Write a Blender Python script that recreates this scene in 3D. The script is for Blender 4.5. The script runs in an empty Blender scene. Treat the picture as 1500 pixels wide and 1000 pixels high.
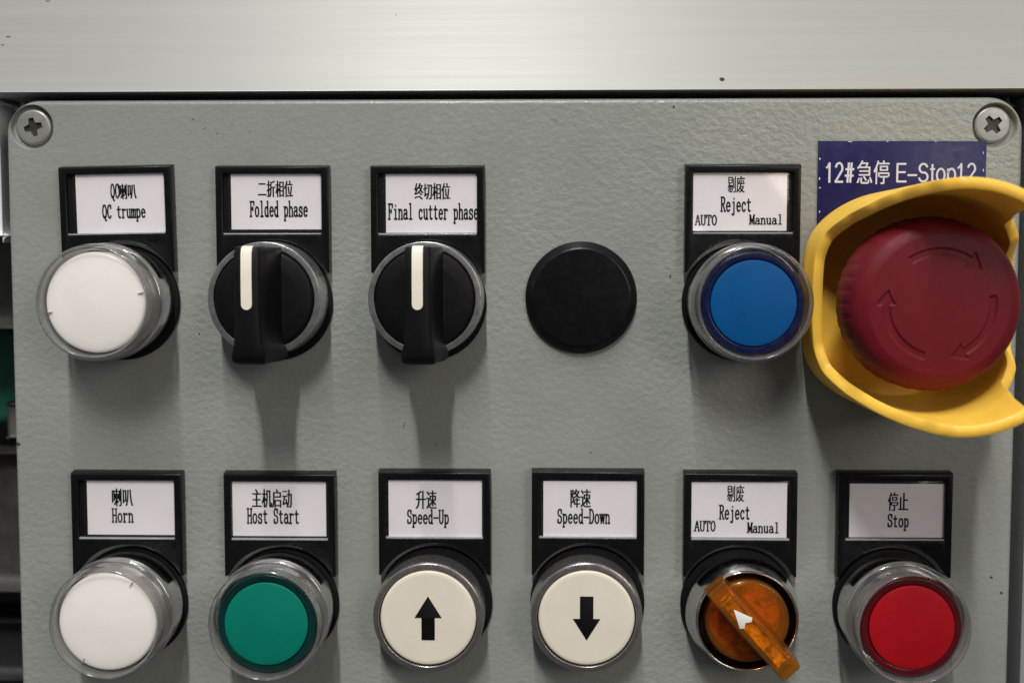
import bpy, bmesh, math, random
from mathutils import Vector, Matrix, Quaternion

random.seed(7)
SC = bpy.context.scene
COL = SC.collection
MM = 0.001
PI = math.pi

# ---------------------------------------------------------------- camera, world, lamps, exposure
F_PX = 1650.0            # focal length in pixels of the 1500 px wide photograph
DIST = 300.0             # millimetres from lens to the front of the panel
FOOT = (790.0, 395.0)    # where the panel's normal through the lens meets the picture

cam_d = bpy.data.cameras.new('camera')
cam = bpy.data.objects.new('camera', cam_d)
COL.objects.link(cam)
SC.camera = cam
cam_d.sensor_width = 36.0
cam_d.lens = 36.0 * F_PX / 1500.0
cam_d.clip_start = 0.01
cam_d.clip_end = 60.0
cam.location = (0, -DIST * MM, 0)
fwd = Vector((-(FOOT[0] - 750) / F_PX, 1.0, -(500 - FOOT[1]) / F_PX)).normalized()
cam.rotation_euler = fwd.to_track_quat('-Z', 'Y').to_euler()
cam_d.dof.use_dof = True
cam_d.dof.focus_distance = 0.289
cam_d.dof.aperture_fstop = 10.0

w = bpy.data.worlds.new('World')
SC.world = w
w.use_nodes = True
nt = w.node_tree
nt.nodes.clear()
o_ = nt.nodes.new('ShaderNodeOutputWorld')
bg = nt.nodes.new('ShaderNodeBackground')
tc = nt.nodes.new('ShaderNodeTexCoord')
sep = nt.nodes.new('ShaderNodeSeparateXYZ')
rmp = nt.nodes.new('ShaderNodeValToRGB')
mr = nt.nodes.new('ShaderNodeMapRange')
mr.inputs['From Min'].default_value = -1.0
mr.inputs['From Max'].default_value = 1.0
nt.links.new(tc.outputs['Generated'], sep.inputs[0])
nt.links.new(sep.outputs['Z'], mr.inputs['Value'])
nt.links.new(mr.outputs[0], rmp.inputs[0])
e = rmp.color_ramp.elements
e[0].position = 0.0; e[0].color = (0.10, 0.10, 0.095, 1)
e[1].position = 1.0; e[1].color = (0.75, 0.78, 0.76, 1)
x = e.new(0.5); x.color = (0.22, 0.225, 0.215, 1)
x = e.new(0.68); x.color = (0.62, 0.64, 0.62, 1)
mrY = nt.nodes.new('ShaderNodeMapRange')
mrY.inputs['From Min'].default_value = -1.0
mrY.inputs['From Max'].default_value = -0.35
mrY.inputs['To Min'].default_value = 0.22
mrY.inputs['To Max'].default_value = 1.0
nt.links.new(sep.outputs['Y'], mrY.inputs['Value'])
vm = nt.nodes.new('ShaderNodeVectorMath'); vm.operation = 'SCALE'
nt.links.new(rmp.outputs[0], vm.inputs[0])
nt.links.new(mrY.outputs[0], vm.inputs['Scale'])
nt.links.new(vm.outputs[0], bg.inputs['Color'])
bg.inputs['Strength'].default_value = 0.78
nt.links.new(bg.outputs[0], o_.inputs[0])

def area_lamp(name, loc, sx, sy, power, color, aim=(0, 0, 0)):
    ld = bpy.data.lights.new(name, 'AREA')
    ld.shape = 'RECTANGLE'
    ld.size = sx
    ld.size_y = sy
    ld.energy = power
    ld.color = color
    o = bpy.data.objects.new(name, ld)
    COL.objects.link(o)
    o.location = loc
    d = Vector(aim) - Vector(loc)
    # local Y of the lamp runs along the world's Y (away from the panel)
    zax = -d.normalized()
    yax = Vector((0, 1, 0)); yax = (yax - zax * yax.dot(zax)).normalized()
    xax = yax.cross(zax)
    o.rotation_euler = Matrix((xax, yax, zax)).transposed().to_euler()
    return o

area_lamp('ceiling_tube_far', (-0.15, -1.9, 1.95), 0.05, 0.5, 29, (1.0, 0.975, 0.93))
area_lamp('ceiling_tube_near', (-0.13, -1.1, 1.95), 0.05, 1.25, 37, (1.0, 0.98, 0.94))
area_lamp('side_fill_lamp', (1.25, -1.9, 0.6), 0.8, 0.6, 13, (1.0, 0.90, 0.82))  # added warm fill from low right, brightens the area under the guard

SC.view_settings.view_transform = 'Standard'
SC.view_settings.look = 'None'
SC.view_settings.gamma = 1.0
SC.view_settings.exposure = -0.1
SC.view_settings.use_curve_mapping = False
SC.render.engine = 'CYCLES'
SC.cycles.use_denoising = True
SC.cycles.max_bounces = 14
SC.cycles.transmission_bounces = 12
SC.cycles.transparent_max_bounces = 16

bpy.context.view_layer.update()
CM = cam.matrix_world.copy()

def at(px, py, h=0.0):
    """millimetres (x, z) on the plane h mm in front of the panel, at a point measured in the photograph"""
    d = CM.to_3x3() @ Vector(((px - 750) / F_PX, (500 - py) / F_PX, -1.0))
    o = CM.translation
    t = (-h * MM - o.y) / d.y
    p = o + d * t
    return (p.x / MM, p.z / MM)

# ---------------------------------------------------------------- materials
def lin(r, g, b):
    f = lambda c: (c / 255 / 12.92) if c / 255 <= 0.04045 else ((c / 255 + 0.055) / 1.055) ** 2.4
    return (f(r), f(g), f(b), 1.0)

class NT:
    def __init__(self, name):
        self.m = bpy.data.materials.new(name)
        self.m.use_nodes = True
        self.t = self.m.node_tree
        self.b = self.t.nodes['Principled BSDF']
        self.tc = None
    def n(self, kind, **kw):
        nd = self.t.nodes.new(kind)
        for k, v in kw.items():
            setattr(nd, k, v)
        return nd
    def l(self, a, b):
        self.t.links.new(a, b)
    def coord(self, scale=(1, 1, 1)):
        if not self.tc:
            self.tc = self.n('ShaderNodeTexCoord')
        mp = self.n('ShaderNodeMapping')
        mp.inputs['Scale'].default_value = scale
        self.l(self.tc.outputs['Object'], mp.inputs[0])
        return mp.outputs[0]
    def noise(self, scale, detail=3, rough=0.5, vec=None, dist=0.0):
        nd = self.n('ShaderNodeTexNoise')
        nd.inputs['Scale'].default_value = scale
        nd.inputs['Detail'].default_value = detail
        nd.inputs['Roughness'].default_value = rough
        nd.inputs['Distortion'].default_value = dist
        self.l(vec or self.coord(), nd.inputs['Vector'])
        return nd.outputs['Fac']
    def ramp(self, fac, stops):
        r = self.n('ShaderNodeValToRGB')
        el = r.color_ramp.elements
        while len(el) < len(stops):
            el.new(0.5)
        for q, (p, c) in zip(el, stops):
            q.position = p
            q.color = c if len(c) == 4 else (*c, 1)
        self.l(fac, r.inputs[0])
        return r.outputs[0]
    def range(self, fac, a, b, lo, hi):
        r = self.n('ShaderNodeMapRange')
        r.inputs['From Min'].default_value = a
        r.inputs['From Max'].default_value = b
        r.inputs['To Min'].default_value = lo
        r.inputs['To Max'].default_value = hi
        self.l(fac, r.inputs['Value'])
        return r.outputs[0]
    def bump(self, height, dist, strength=1.0, prev=None):
        b = self.n('ShaderNodeBump')
        b.inputs['Distance'].default_value = dist
        b.inputs['Strength'].default_value = strength
        self.l(height, b.inputs['Height'])
        if prev:
            self.l(prev, b.inputs['Normal'])
        return b.outputs[0]
    def set(self, **kw):
        for k, v in kw.items():
            self.b.inputs[k.replace('_', ' ')].default_value = v
        return self

def plastic(name, col, rough=0.4, var=0.12, bump=0.00001, grain=900, spec=0.5, coat=0.0, sss=0.0):
    t = NT(name)
    c = Vector(col[:3])
    n1 = t.noise(120, 4, 0.6)
    t.l(t.ramp(n1, [(0.3, tuple(c * (1 - var))), (0.7, tuple(c * (1 + var)))]), t.b.inputs['Base Color'])
    n2 = t.noise(400, 4, 0.65)
    t.l(t.range(n2, 0.3, 0.7, max(0.02, rough - 0.07), rough + 0.07), t.b.inputs['Roughness'])
    if bump:
        t.l(t.bump(t.noise(grain, 3, 0.6), bump), t.b.inputs['Normal'])
    t.b.inputs['Specular IOR Level'].default_value = spec
    if coat:
        t.b.inputs['Coat Weight'].default_value = coat
        t.b.inputs['Coat Roughness'].default_value = 0.15
    if sss:
        t.b.inputs['Subsurface Weight'].default_value = sss
        t.b.inputs['Subsurface Radius'].default_value = (1, 0.8, 0.6)
        t.b.inputs['Subsurface Scale'].default_value = 0.0015
    return t.m

def paint_mat(name, col, bump=1.0, specks=True):
    t = NT(name)
    c = Vector(col[:3])
    big = t.noise(22, 4, 0.55)
    fine = t.noise(2300, 2, 0.6)
    mix = t.n('ShaderNodeMath', operation='ADD')
    t.l(t.range(big, 0.3, 0.7, -0.7, 0.7), mix.inputs[0])
    t.l(t.range(fine, 0.25, 0.75, -0.6, 0.6), mix.inputs[1])
    base = t.ramp(t.range(mix.outputs[0], -1, 1, 0, 1), [(0.0, tuple(c * 0.84)), (1.0, tuple(c * 1.14))])
    if specks:
        v = t.n('ShaderNodeTexVoronoi', feature='F1')
        v.inputs['Scale'].default_value = 130
        t.l(t.coord(), v.inputs['Vector'])
        sepc = t.n('ShaderNodeSeparateColor')
        t.l(v.outputs['Color'], sepc.inputs[0])
        pick = t.n('ShaderNodeMath', operation='GREATER_THAN'); pick.inputs[1].default_value = 0.965
        t.l(sepc.outputs[0], pick.inputs[0])
        near = t.n('ShaderNodeMath', operation='LESS_THAN'); near.inputs[1].default_value = 0.055
        t.l(v.outputs['Distance'], near.inputs[0])
        both = t.n('ShaderNodeMath', operation='MULTIPLY')
        t.l(pick.outputs[0], both.inputs[0]); t.l(near.outputs[0], both.inputs[1])
        mx = t.n('ShaderNodeMix', data_type='RGBA')
        t.l(both.outputs[0], mx.inputs[0]); t.l(base, mx.inputs[6])
        mx.inputs[7].default_value = (0.045, 0.043, 0.04, 1)
        base = mx.outputs[2]
    t.l(base, t.b.inputs['Base Color'])
    t.l(t.range(t.noise(260, 4, 0.6), 0.3, 0.7, 0.30, 0.46), t.b.inputs['Roughness'])
    # orange peel: crinkles a few millimetres long, lying across
    peel = t.noise(580, 2.2, 0.5, t.coord((0.9, 1, 1.1)), 0.15)
    pe = t.range(peel, 0.33, 0.67, 0, 1)
    # the crinkle is strong in some places and nearly smooth in others
    amt = t.range(t.noise(11, 2, 0.5), 0.38, 0.62, 0.35, 1.0)
    mul = t.n('ShaderNodeMath', operation='MULTIPLY')
    t.l(pe, mul.inputs[0]); t.l(amt, mul.inputs[1])
    b1 = t.bump(mul.outputs[0], 0.00014 * bump, 0.8)
    b2 = t.bump(t.noise(1900, 3, 0.6), 0.000018 * bump, 0.8, b1)
    t.l(b2, t.b.inputs['Normal'])
    return t.m

def chrome_mat(name, col=(0.62, 0.62, 0.61), rough=0.12):
    t = NT(name)
    t.set(Metallic=1.0)
    c = Vector(col)
    t.l(t.ramp(t.noise(300, 4, 0.6), [(0.3, tuple(c * 0.85)), (0.7, tuple(c))]), t.b.inputs['Base Color'])
    t.l(t.range(t.noise(700, 4, 0.6), 0.3, 0.7, rough * 0.6, rough * 1.6), t.b.inputs['Roughness'])
    t.l(t.bump(t.noise(500, 3, 0.6), 0.00001), t.b.inputs['Normal'])
    return t.m

def clear_sheet_mat(name):
    """thin clear plastic sheet: lets light straight through, mirrors at a glance"""
    t = NT(name)
    t.t.nodes.remove(t.b)
    out = t.t.nodes['Material Output']
    tr = t.n('ShaderNodeBsdfTransparent'); tr.inputs[0].default_value = (0.985, 0.985, 0.985, 1)
    gl = t.n('ShaderNodeBsdfGlossy'); gl.inputs['Roughness'].default_value = 0.12
    lw = t.n('ShaderNodeLayerWeight')
    pw = t.n('ShaderNodeMath', operation='POWER'); pw.inputs[1].default_value = 5.0
    t.l(lw.outputs['Facing'], pw.inputs[0])
    fr = t.n('ShaderNodeMapRange')
    fr.inputs['To Min'].default_value = 0.035; fr.inputs['To Max'].default_value = 0.9
    t.l(pw.outputs[0], fr.inputs['Value'])
    mx = t.n('ShaderNodeMixShader')
    t.l(fr.outputs[0], mx.inputs[0]); t.l(tr.outputs[0], mx.inputs[1]); t.l(gl.outputs[0], mx.inputs[2])
    t.l(mx.outputs[0], out.inputs[0])
    return t.m

def thin_clear_mat(name, tint, milk, milk_fac, rough=0.12, rim=0.8, power=3.0):
    """moulded clear or tinted plastic: mostly see-through, a little milky, mirrors towards its edges"""
    t = NT(name)
    t.t.nodes.remove(t.b)
    out = t.t.nodes['Material Output']
    tr = t.n('ShaderNodeBsdfTransparent'); tr.inputs[0].default_value = (*tint, 1)
    lw0 = t.n('ShaderNodeLayerWeight')        # a longer way through the plastic near its outline swallows more light
    pw0 = t.n('ShaderNodeMath', operation='POWER'); pw0.inputs[1].default_value = 1.6
    t.l(lw0.outputs['Facing'], pw0.inputs[0])
    t.l(t.ramp(pw0.outputs[0], [(0.15, tint), (0.85, tuple(Vector(tint) * 0.5))]), tr.inputs[0])
    df = t.n('ShaderNodeBsdfDiffuse')
    c = Vector(milk)
    t.l(t.ramp(t.noise(350, 4, 0.6), [(0.3, tuple(c * 0.8)), (0.7, tuple(c * 1.15))]), df.inputs[0])
    m1 = t.n('ShaderNodeMixShader'); m1.inputs[0].default_value = milk_fac
    t.l(tr.outputs[0], m1.inputs[1]); t.l(df.outputs[0], m1.inputs[2])
    gl = t.n('ShaderNodeBsdfGlossy')
    t.l(t.range(t.noise(500, 4, 0.6), 0.3, 0.7, rough * 0.6, rough * 1.5), gl.inputs['Roughness'])
    t.l(t.bump(t.noise(300, 3, 0.6), 0.00003), gl.inputs['Normal'])
    lw = t.n('ShaderNodeLayerWeight')
    pw = t.n('ShaderNodeMath', operation='POWER'); pw.inputs[1].default_value = power
    t.l(lw.outputs['Facing'], pw.inputs[0])
    m2 = t.n('ShaderNodeMixShader')
    t.l(t.range(pw.outputs[0], 0, 1, 0.045, rim), m2.inputs[0])
    t.l(m1.outputs[0], m2.inputs[1]); t.l(gl.outputs[0], m2.inputs[2])
    t.l(m2.outputs[0], out.inputs[0])
    return t.m

def glass_mat(name, col, rough, ior, bump=0.00002):
    t = NT(name)
    t.set(Base_Color=(*col, 1), Transmission_Weight=1.0, IOR=ior)
    t.l(t.range(t.noise(260, 4, 0.6), 0.3, 0.7, rough * 0.6, rough * 1.5), t.b.inputs['Roughness'])
    t.l(t.bump(t.noise(350, 3, 0.6), bump), t.b.inputs['Normal'])
    return t.m

def brushed_mat(name):
    t = NT(name)
    t.set(Metallic=0.32, Anisotropic=0.75)
    streak = t.noise(1.0, 5, 0.75, t.coord((6, 900, 1900)))
    wide = t.noise(1.0, 3, 0.6, t.coord((9, 60, 420)))
    add = t.n('ShaderNodeMath', operation='ADD')
    t.l(streak, add.inputs[0]); t.l(wide, add.inputs[1])
    t.l(t.ramp(t.range(add.outputs[0], 0.6, 1.4, 0, 1), [(0.0, (0.415, 0.42, 0.41)), (1.0, (0.46, 0.465, 0.45))]), t.b.inputs['Base Color'])
    t.l(t.range(streak, 0.3, 0.7, 0.46, 0.54), t.b.inputs['Roughness'])
    tg = t.n('ShaderNodeCombineXYZ'); tg.inputs[2].default_value = 1.0
    t.l(tg.outputs[0], t.b.inputs['Tangent'])
    b1 = t.bump(streak, 0.000007, 0.7)
    b2 = t.bump(t.noise(1600, 3, 0.6), 0.000008, 0.6, b1)
    t.l(b2, t.b.inputs['Normal'])
    return t.m

M = {}
M['paint'] = paint_mat('grey_crinkle_paint', (0.262, 0.276, 0.258))
M['paint_far'] = paint_mat('grey_smooth_paint', (0.25, 0.258, 0.262), 0.3, False)
M['alu'] = brushed_mat('brushed_aluminium')
M['chrome'] = chrome_mat('chrome')
M['ring_metal'] = plastic('satin_nickel', (0.40, 0.37, 0.37), 0.27, 0.04, 0.000005, 1500)
M['ring_metal'].node_tree.nodes['Principled BSDF'].inputs['Metallic'].default_value = 0.9
M['ring_soft'] = plastic('satin_chrome', (0.50, 0.51, 0.51), 0.3, 0.04, 0.000005, 1500)
M['ring_soft'].node_tree.nodes['Principled BSDF'].inputs['Metallic'].default_value = 0.9
M['screw'] = plastic('dull_zinc_steel', (0.33, 0.335, 0.32), 0.45, 0.08, 0.000008, 1500)
M['screw'].node_tree.nodes['Principled BSDF'].inputs['Metallic'].default_value = 0.6
M['black'] = plastic('black_plastic', (0.0045, 0.005, 0.0055), 0.3, 0.2, 0.000008, 1500, 0.22)
M['black_matt'] = plastic('matt_black_plastic', (0.005, 0.005, 0.0055), 0.48, 0.2, 0.00001, 1800, 0.16)
M['dark'] = plastic('dark_metal', (0.012, 0.012, 0.013), 0.6, 0.4, 0.00004, 300)
M['slot_shade'] = plastic('dark_slot_shade', (0.030, 0.027, 0.022), 0.5, 0.4, 0.00005)
M['chip'] = plastic('dark_nick', (0.035, 0.032, 0.03), 0.6, 0.4, 0)
M['dent'] = plastic('worn_grey_undercoat', (0.13, 0.135, 0.125), 0.5, 0.3, 0)
M['sooty'] = plastic('sooty_grey_metal', (0.045, 0.042, 0.038), 0.5, 0.5, 0.0001)
M['paper'] = plastic('printed_paper', (0.80, 0.765, 0.795), 0.7, 0.03, 0.00001, 700)
M['ink'] = plastic('black_ink', (0.006, 0.006, 0.007), 0.6, 0.3, 0, spec=0.08)
M['sheet'] = clear_sheet_mat('clear_sheet')
M['boot'] = thin_clear_mat('clear_silicone', (0.95, 0.94, 0.935), (0.62, 0.60, 0.59), 0.12, 0.12, 0.75, 2.4)
M['insert_glint'] = plastic('insert_edge_glint', (0.42, 0.42, 0.43), 0.15, 0.1, 0)
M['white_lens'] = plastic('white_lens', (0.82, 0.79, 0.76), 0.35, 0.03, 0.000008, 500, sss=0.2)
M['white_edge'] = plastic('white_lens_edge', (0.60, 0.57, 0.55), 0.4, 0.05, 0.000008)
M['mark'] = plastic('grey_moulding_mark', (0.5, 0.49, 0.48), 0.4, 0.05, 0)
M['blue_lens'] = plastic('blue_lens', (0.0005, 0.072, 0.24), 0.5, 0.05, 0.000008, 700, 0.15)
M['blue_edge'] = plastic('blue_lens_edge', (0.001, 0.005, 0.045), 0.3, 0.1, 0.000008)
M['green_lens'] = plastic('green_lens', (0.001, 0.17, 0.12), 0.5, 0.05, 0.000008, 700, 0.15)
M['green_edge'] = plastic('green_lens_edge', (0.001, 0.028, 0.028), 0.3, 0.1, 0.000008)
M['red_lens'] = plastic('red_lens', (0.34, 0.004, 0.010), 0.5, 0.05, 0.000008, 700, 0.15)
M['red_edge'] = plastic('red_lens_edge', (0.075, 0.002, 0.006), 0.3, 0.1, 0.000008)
M['ivory'] = plastic('ivory_plastic', (0.72, 0.67, 0.57), 0.38, 0.03, 0.000008, 700)
M['pointer'] = plastic('cream_pointer', (0.78, 0.73, 0.64), 0.45, 0.04, 0.000008, 700)
M['mushroom'] = plastic('dull_red_plastic', (0.130, 0.0055, 0.012), 0.5, 0.08, 0.00001, 1200, 0.22)
M['yellow'] = plastic('yellow_plastic', (0.92, 0.55, 0.07), 0.45, 0.08, 0.00002, 700, 0.4, sss=0.3)
M['sign'] = plastic('navy_laminate', (0.010, 0.010, 0.070), 0.36, 0.15, 0.000015, 600, 0.25)
M['sign_text'] = plastic('pale_engraving', (0.56, 0.56, 0.64), 0.6, 0.05, 0)
M['amber'] = thin_clear_mat('amber_plastic', (0.95, 0.60, 0.16), (0.50, 0.19, 0.015), 0.2, 0.16, 0.55, 3.0)
ac_ = NT('amber_diffuser')
ac_.l(ac_.ramp(ac_.noise(330, 3, 0.6), [(0.38, (0.16, 0.06, 0.006)), (0.52, (0.70, 0.36, 0.04)), (0.66, (0.95, 0.62, 0.12))]), ac_.b.inputs['Base Color'])
ac_.l(ac_.bump(ac_.noise(700, 3, 0.6), 0.0005), ac_.b.inputs['Normal'])
M['amber_core'] = ac_.m
M['white_paint'] = plastic('white_paint', (0.80, 0.78, 0.76), 0.4, 0.03, 0.00001)
M['pale'] = plastic('pale_painted_steel', (0.85, 0.87, 0.88), 0.45, 0.05, 0.00002)
M['green_dark'] = plastic('dark_green_paint', (0.012, 0.11, 0.07), 0.4, 0.15, 0.00003)
M['brown_grey'] = plastic('greasy_grey_metal', (0.10, 0.095, 0.088), 0.5, 0.3, 0.00004)

# ---------------------------------------------------------------- building helpers (millimetres, h = distance in front of the panel)
def link(name, me, mat, parent=None):
    if mat is not None and len(me.materials) and me.materials[0] != mat:
        me = me.copy()
    me.name = name
    o = bpy.data.objects.new(name, me)
    COL.objects.link(o)
    if mat is not None:
        me.materials.clear()
        me.materials.append(mat)
    if parent is not None:
        o.parent = parent
    return o

def finish(bm, smooth=35.0):
    bmesh.ops.remove_doubles(bm, verts=bm.verts, dist=2e-6)
    bmesh.ops.recalc_face_normals(bm, faces=bm.faces)
    me = bpy.data.meshes.new('mesh')
    bm.to_mesh(me)
    bm.free()
    if smooth:
        for p in me.polygons:
            p.use_smooth = True
        me.set_sharp_from_angle(angle=math.radians(smooth))
    return me

def lathe(profile, seg=96, wob=None, smooth=35.0):
    """revolve (radius, h) points about the axis that leaves the panel at a right angle"""
    bm = bmesh.new()
    rows = []
    for (r, h) in profile:
        if r < 1e-4:
            rows.append([bm.verts.new((0, -h * MM, 0))])
        else:
            row = []
            for i in range(seg):
                a = 2 * PI * i / seg
                rr = r * (wob(a, r, h) if wob else 1.0)
                row.append(bm.verts.new((rr * math.cos(a) * MM, -h * MM, rr * math.sin(a) * MM)))
            rows.append(row)
    for a, b in zip(rows[:-1], rows[1:]):
        for i in range(seg):
            j = (i + 1) % seg
            if len(a) == 1 and len(b) == 1:
                continue
            if len(a) == 1:
                bm.faces.new((a[0], b[i], b[j]))
            elif len(b) == 1:
                bm.faces.new((a[i], b[0], a[j]))
            else:
                bm.faces.new((a[i], b[i], b[j], a[j]))
    return finish(bm, smooth)

def fillet(pts, rad=0.4, n=4):
    """round every inner corner of an open (r, h) polyline"""
    out = [pts[0]]
    for i in range(1, len(pts) - 1):
        p0, p, p1 = Vector(pts[i - 1]), Vector(pts[i]), Vector(pts[i + 1])
        a, b = (p0 - p), (p1 - p)
        d = min(rad, a.length * 0.45, b.length * 0.45)
        s, e_ = p + a.normalized() * d, p + b.normalized() * d
        for k in range(n + 1):
            u = k / n
            out.append(tuple((1 - u) ** 2 * s + 2 * u * (1 - u) * p + u * u * e_))
    out.append(pts[-1])
    return out

def arc(cx, cz, r, a0, a1, n):
    return [(cx + r * math.cos(math.radians(a0 + (a1 - a0) * i / n)), cz + r * math.sin(math.radians(a0 + (a1 - a0) * i / n))) for i in range(n + 1)]

def round_rect(x0, z0, x1, z1, r, n=8):
    return (arc(x1 - r, z1 - r, r, 0, 90, n) + arc(x0 + r, z1 - r, r, 90, 180, n)
            + arc(x0 + r, z0 + r, r, 180, 270, n) + arc(x1 - r, z0 + r, r, 270, 360, n))

def slab(loops, h0, h1, bevel=0.0, res=2, smooth=35.0):
    """flat plate with outline loops[0], holes loops[1:], from h0 to h1, edges rounded by bevel"""
    cu = bpy.data.curves.new('c', 'CURVE')
    cu.dimensions = '2D'
    cu.fill_mode = 'BOTH'
    cu.extrude = ((h1 - h0) / 2 - bevel) * MM
    cu.bevel_depth = bevel * MM
    cu.bevel_resolution = res
    cu.offset = -bevel * MM
    for lp in loops:
        sp = cu.splines.new('POLY')
        sp.points.add(len(lp) - 1)
        for q, (x_, z_) in zip(sp.points, lp):
            q.co = (x_ * MM, z_ * MM, 0, 1)
        sp.use_cyclic_u = True
    co = bpy.data.objects.new('c', cu)
    COL.objects.link(co)
    dg = bpy.context.evaluated_depsgraph_get()
    me = bpy.data.meshes.new_from_object(co.evaluated_get(dg))
    bpy.data.objects.remove(co)
    bpy.data.curves.remove(cu)
    mid = (h0 + h1) / 2 * MM
    for v in me.vertices:
        x_, y_, z_ = v.co
        v.co = (x_, -(z_ + mid), y_)
    bm = bmesh.new()
    bm.from_mesh(me)
    bpy.data.meshes.remove(me)
    return finish(bm, smooth)

def box_me(x0, x1, h0, h1, z0, z1, bevel=0.0, seg=2):
    bm = bmesh.new()
    bmesh.ops.create_cube(bm, size=1.0)
    for v in bm.verts:
        v.co = ((x0 + (v.co.x + .5) * (x1 - x0)) * MM, -(h0 + (v.co.y + .5) * (h1 - h0)) * MM, (z0 + (v.co.z + .5) * (z1 - z0)) * MM)
    if bevel:
        bmesh.ops.bevel(bm, geom=bm.edges[:], offset=bevel * MM, segments=seg, profile=0.5, affect='EDGES')
    return finish(bm, 40)

def cut(me, cutters, solver='EXACT'):
    """mesh minus cutter meshes"""
    o = bpy.data.objects.new('t', me); COL.objects.link(o)
    cs = []
    for c in cutters:
        k = bpy.data.objects.new('k', c); COL.objects.link(k); cs.append(k)
        md = o.modifiers.new('b', 'BOOLEAN'); md.operation = 'DIFFERENCE'; md.object = k; md.solver = solver
    dg = bpy.context.evaluated_depsgraph_get()
    r = bpy.data.meshes.new_from_object(o.evaluated_get(dg))
    for k in cs:
        bpy.data.objects.remove(k)
    bpy.data.objects.remove(o)
    bm = bmesh.new(); bm.from_mesh(r); bpy.data.meshes.remove(r)
    return finish(bm, 35)

def thing(name, label, cat, x_=0, z_=0, rot=0.0, group=None, h=0.0):
    o = bpy.data.objects.new(name, None)
    COL.objects.link(o)
    o.empty_display_size = 0.005
    o.location = (x_ * MM, -h * MM, z_ * MM)
    o.rotation_euler = (0, -math.radians(rot), 0)      # positive rot turns anticlockwise as seen from the front
    tag(o, label, cat, group)
    return o

def tag(o, label, cat, group=None, kind=None):
    if label: o['label'] = label
    if cat: o['category'] = cat
    if group: o['group'] = group
    if kind: o['kind'] = kind
    return o

# ---------------------------------------------------------------- lettering
def _arc(cx, cy, rx, ry, a0, a1, n=10):
    return [(cx + rx * math.cos(math.radians(a0 + (a1 - a0) * i / n)), cy + ry * math.sin(math.radians(a0 + (a1 - a0) * i / n))) for i in range(n + 1)]

def _ser(x_, y_, w_=0.13):            # a thin serif across the end of a stem
    return [(x_ - w_, y_), (x_ + w_, y_)]

X = 0.64
G = {}
G['A'] = [[(0.12, 0), (0.48, 1.0)], [(0.52, 1.0), (0.86, 0)], [(0.26, 0.36), (0.72, 0.36)], _ser(.12, 0), _ser(.86, 0)]
G['C'] = [_arc(0.53, 0.5, 0.36, 0.5, 48, 318, 16), [(0.80, 0.98), (0.80, 0.72)]]
G['D'] = [[(0.2, 0), (0.2, 1)], [(0.06, 1), (0.42, 1)] + _arc(0.42, 0.5, 0.42, 0.5, 90, -90, 14) + [(0.06, 0)]]
G['F'] = [[(0.24, 0), (0.24, 1)], [(0.08, 1), (0.86, 1), (0.86, 0.78)], [(0.24, 0.53), (0.62, 0.53)], [(0.62, 0.64), (0.62, 0.42)], _ser(.24, 0, .16)]
G['H'] = [[(0.2, 0), (0.2, 1)], [(0.8, 0), (0.8, 1)], [(0.2, 0.52), (0.8, 0.52)], _ser(.2, 0), _ser(.2, 1), _ser(.8, 0), _ser(.8, 1)]
G['M'] = [[(0.15, 0), (0.17, 1)], [(0.85, 0), (0.83, 1)], [(0.19, 1), (0.5, 0.12)], [(0.81, 1), (0.5, 0.12)], _ser(.14, 0, .12), _ser(.12, 1, .1), _ser(.86, 0, .12), _ser(.88, 1, .1)]
G['O'] = [_arc(0.5, 0.5, 0.36, 0.5, 0, 360, 22)]
G['Q'] = [_arc(0.5, 0.5, 0.36, 0.5, 0, 360, 22), [(0.42, 0.12), (0.58, 0.06), (0.66, -0.18), (0.86, -0.2)]]
G['R'] = [[(0.2, 0), (0.2, 1)], [(0.06, 1), (0.46, 1)] + _arc(0.46, 0.76, 0.32, 0.24, 90, -90, 10) + [(0.2, 0.52)], [(0.46, 0.52), (0.82, 0)], _ser(.2, 0), _ser(.86, 0, .1)]
G['S'] = [_arc(0.5, 0.75, 0.30, 0.25, 30, 230, 10) + _arc(0.5, 0.26, 0.32, 0.26, 60, -150, 12), [(0.80, 0.98), (0.80, 0.72)], [(0.18, 0.02), (0.18, 0.28)]]
G['T'] = [[(0.5, 0), (0.5, 1)], [(0.1, 0.76), (0.1, 1), (0.9, 1), (0.9, 0.76)], _ser(.5, 0, .17)]
G['U'] = [[(0.2, 1), (0.2, 0.3)] + _arc(0.5, 0.28, 0.30, 0.28, 180, 360, 10) + [(0.8, 1)], _ser(.2, 1), _ser(.8, 1)]
G['a'] = [_arc(0.46, X - 0.16, 0.26, 0.16, 160, 0, 8) + [(0.72, 0.12), (0.78, 0.02), (0.92, 0.04)], _arc(0.42, 0.19, 0.26, 0.19, 40, 330, 12), [(0.62, 0.32), (0.72, 0.40)]]
G['c'] = [_arc(0.52, X / 2, 0.32, X / 2, 45, 320, 14), [(0.75, X * .86), (0.75, X * .74)]]
G['d'] = [_arc(0.44, X / 2, 0.28, X / 2, 30, 330, 14), [(0.72, 1.02), (0.72, 0)], [(0.58, 1.02), (0.72, 1.02)], [(0.72, 0), (0.88, 0)]]
G['e'] = [[(0.2, X * .54), (0.80, X * .54)], _arc(0.5, X / 2, 0.32, X / 2, 0, 318, 16)]
G['h'] = [[(0.22, 0), (0.22, 1.02)], [(0.08, 1.02), (0.22, 1.02)], [(0.22, 0.42)] + _arc(0.5, 0.42, 0.26, X - 0.42, 170, 0, 8) + [(0.76, 0)], _ser(.22, 0, .12), _ser(.78, 0, .12)]
G['i'] = [[(0.52, 0), (0.52, X)], [(0.3, X), (0.52, X)], _ser(.52, 0, .24), [(0.49, 0.88), (0.53, 0.88)], [(0.49, 0.91), (0.53, 0.91)]]
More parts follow.
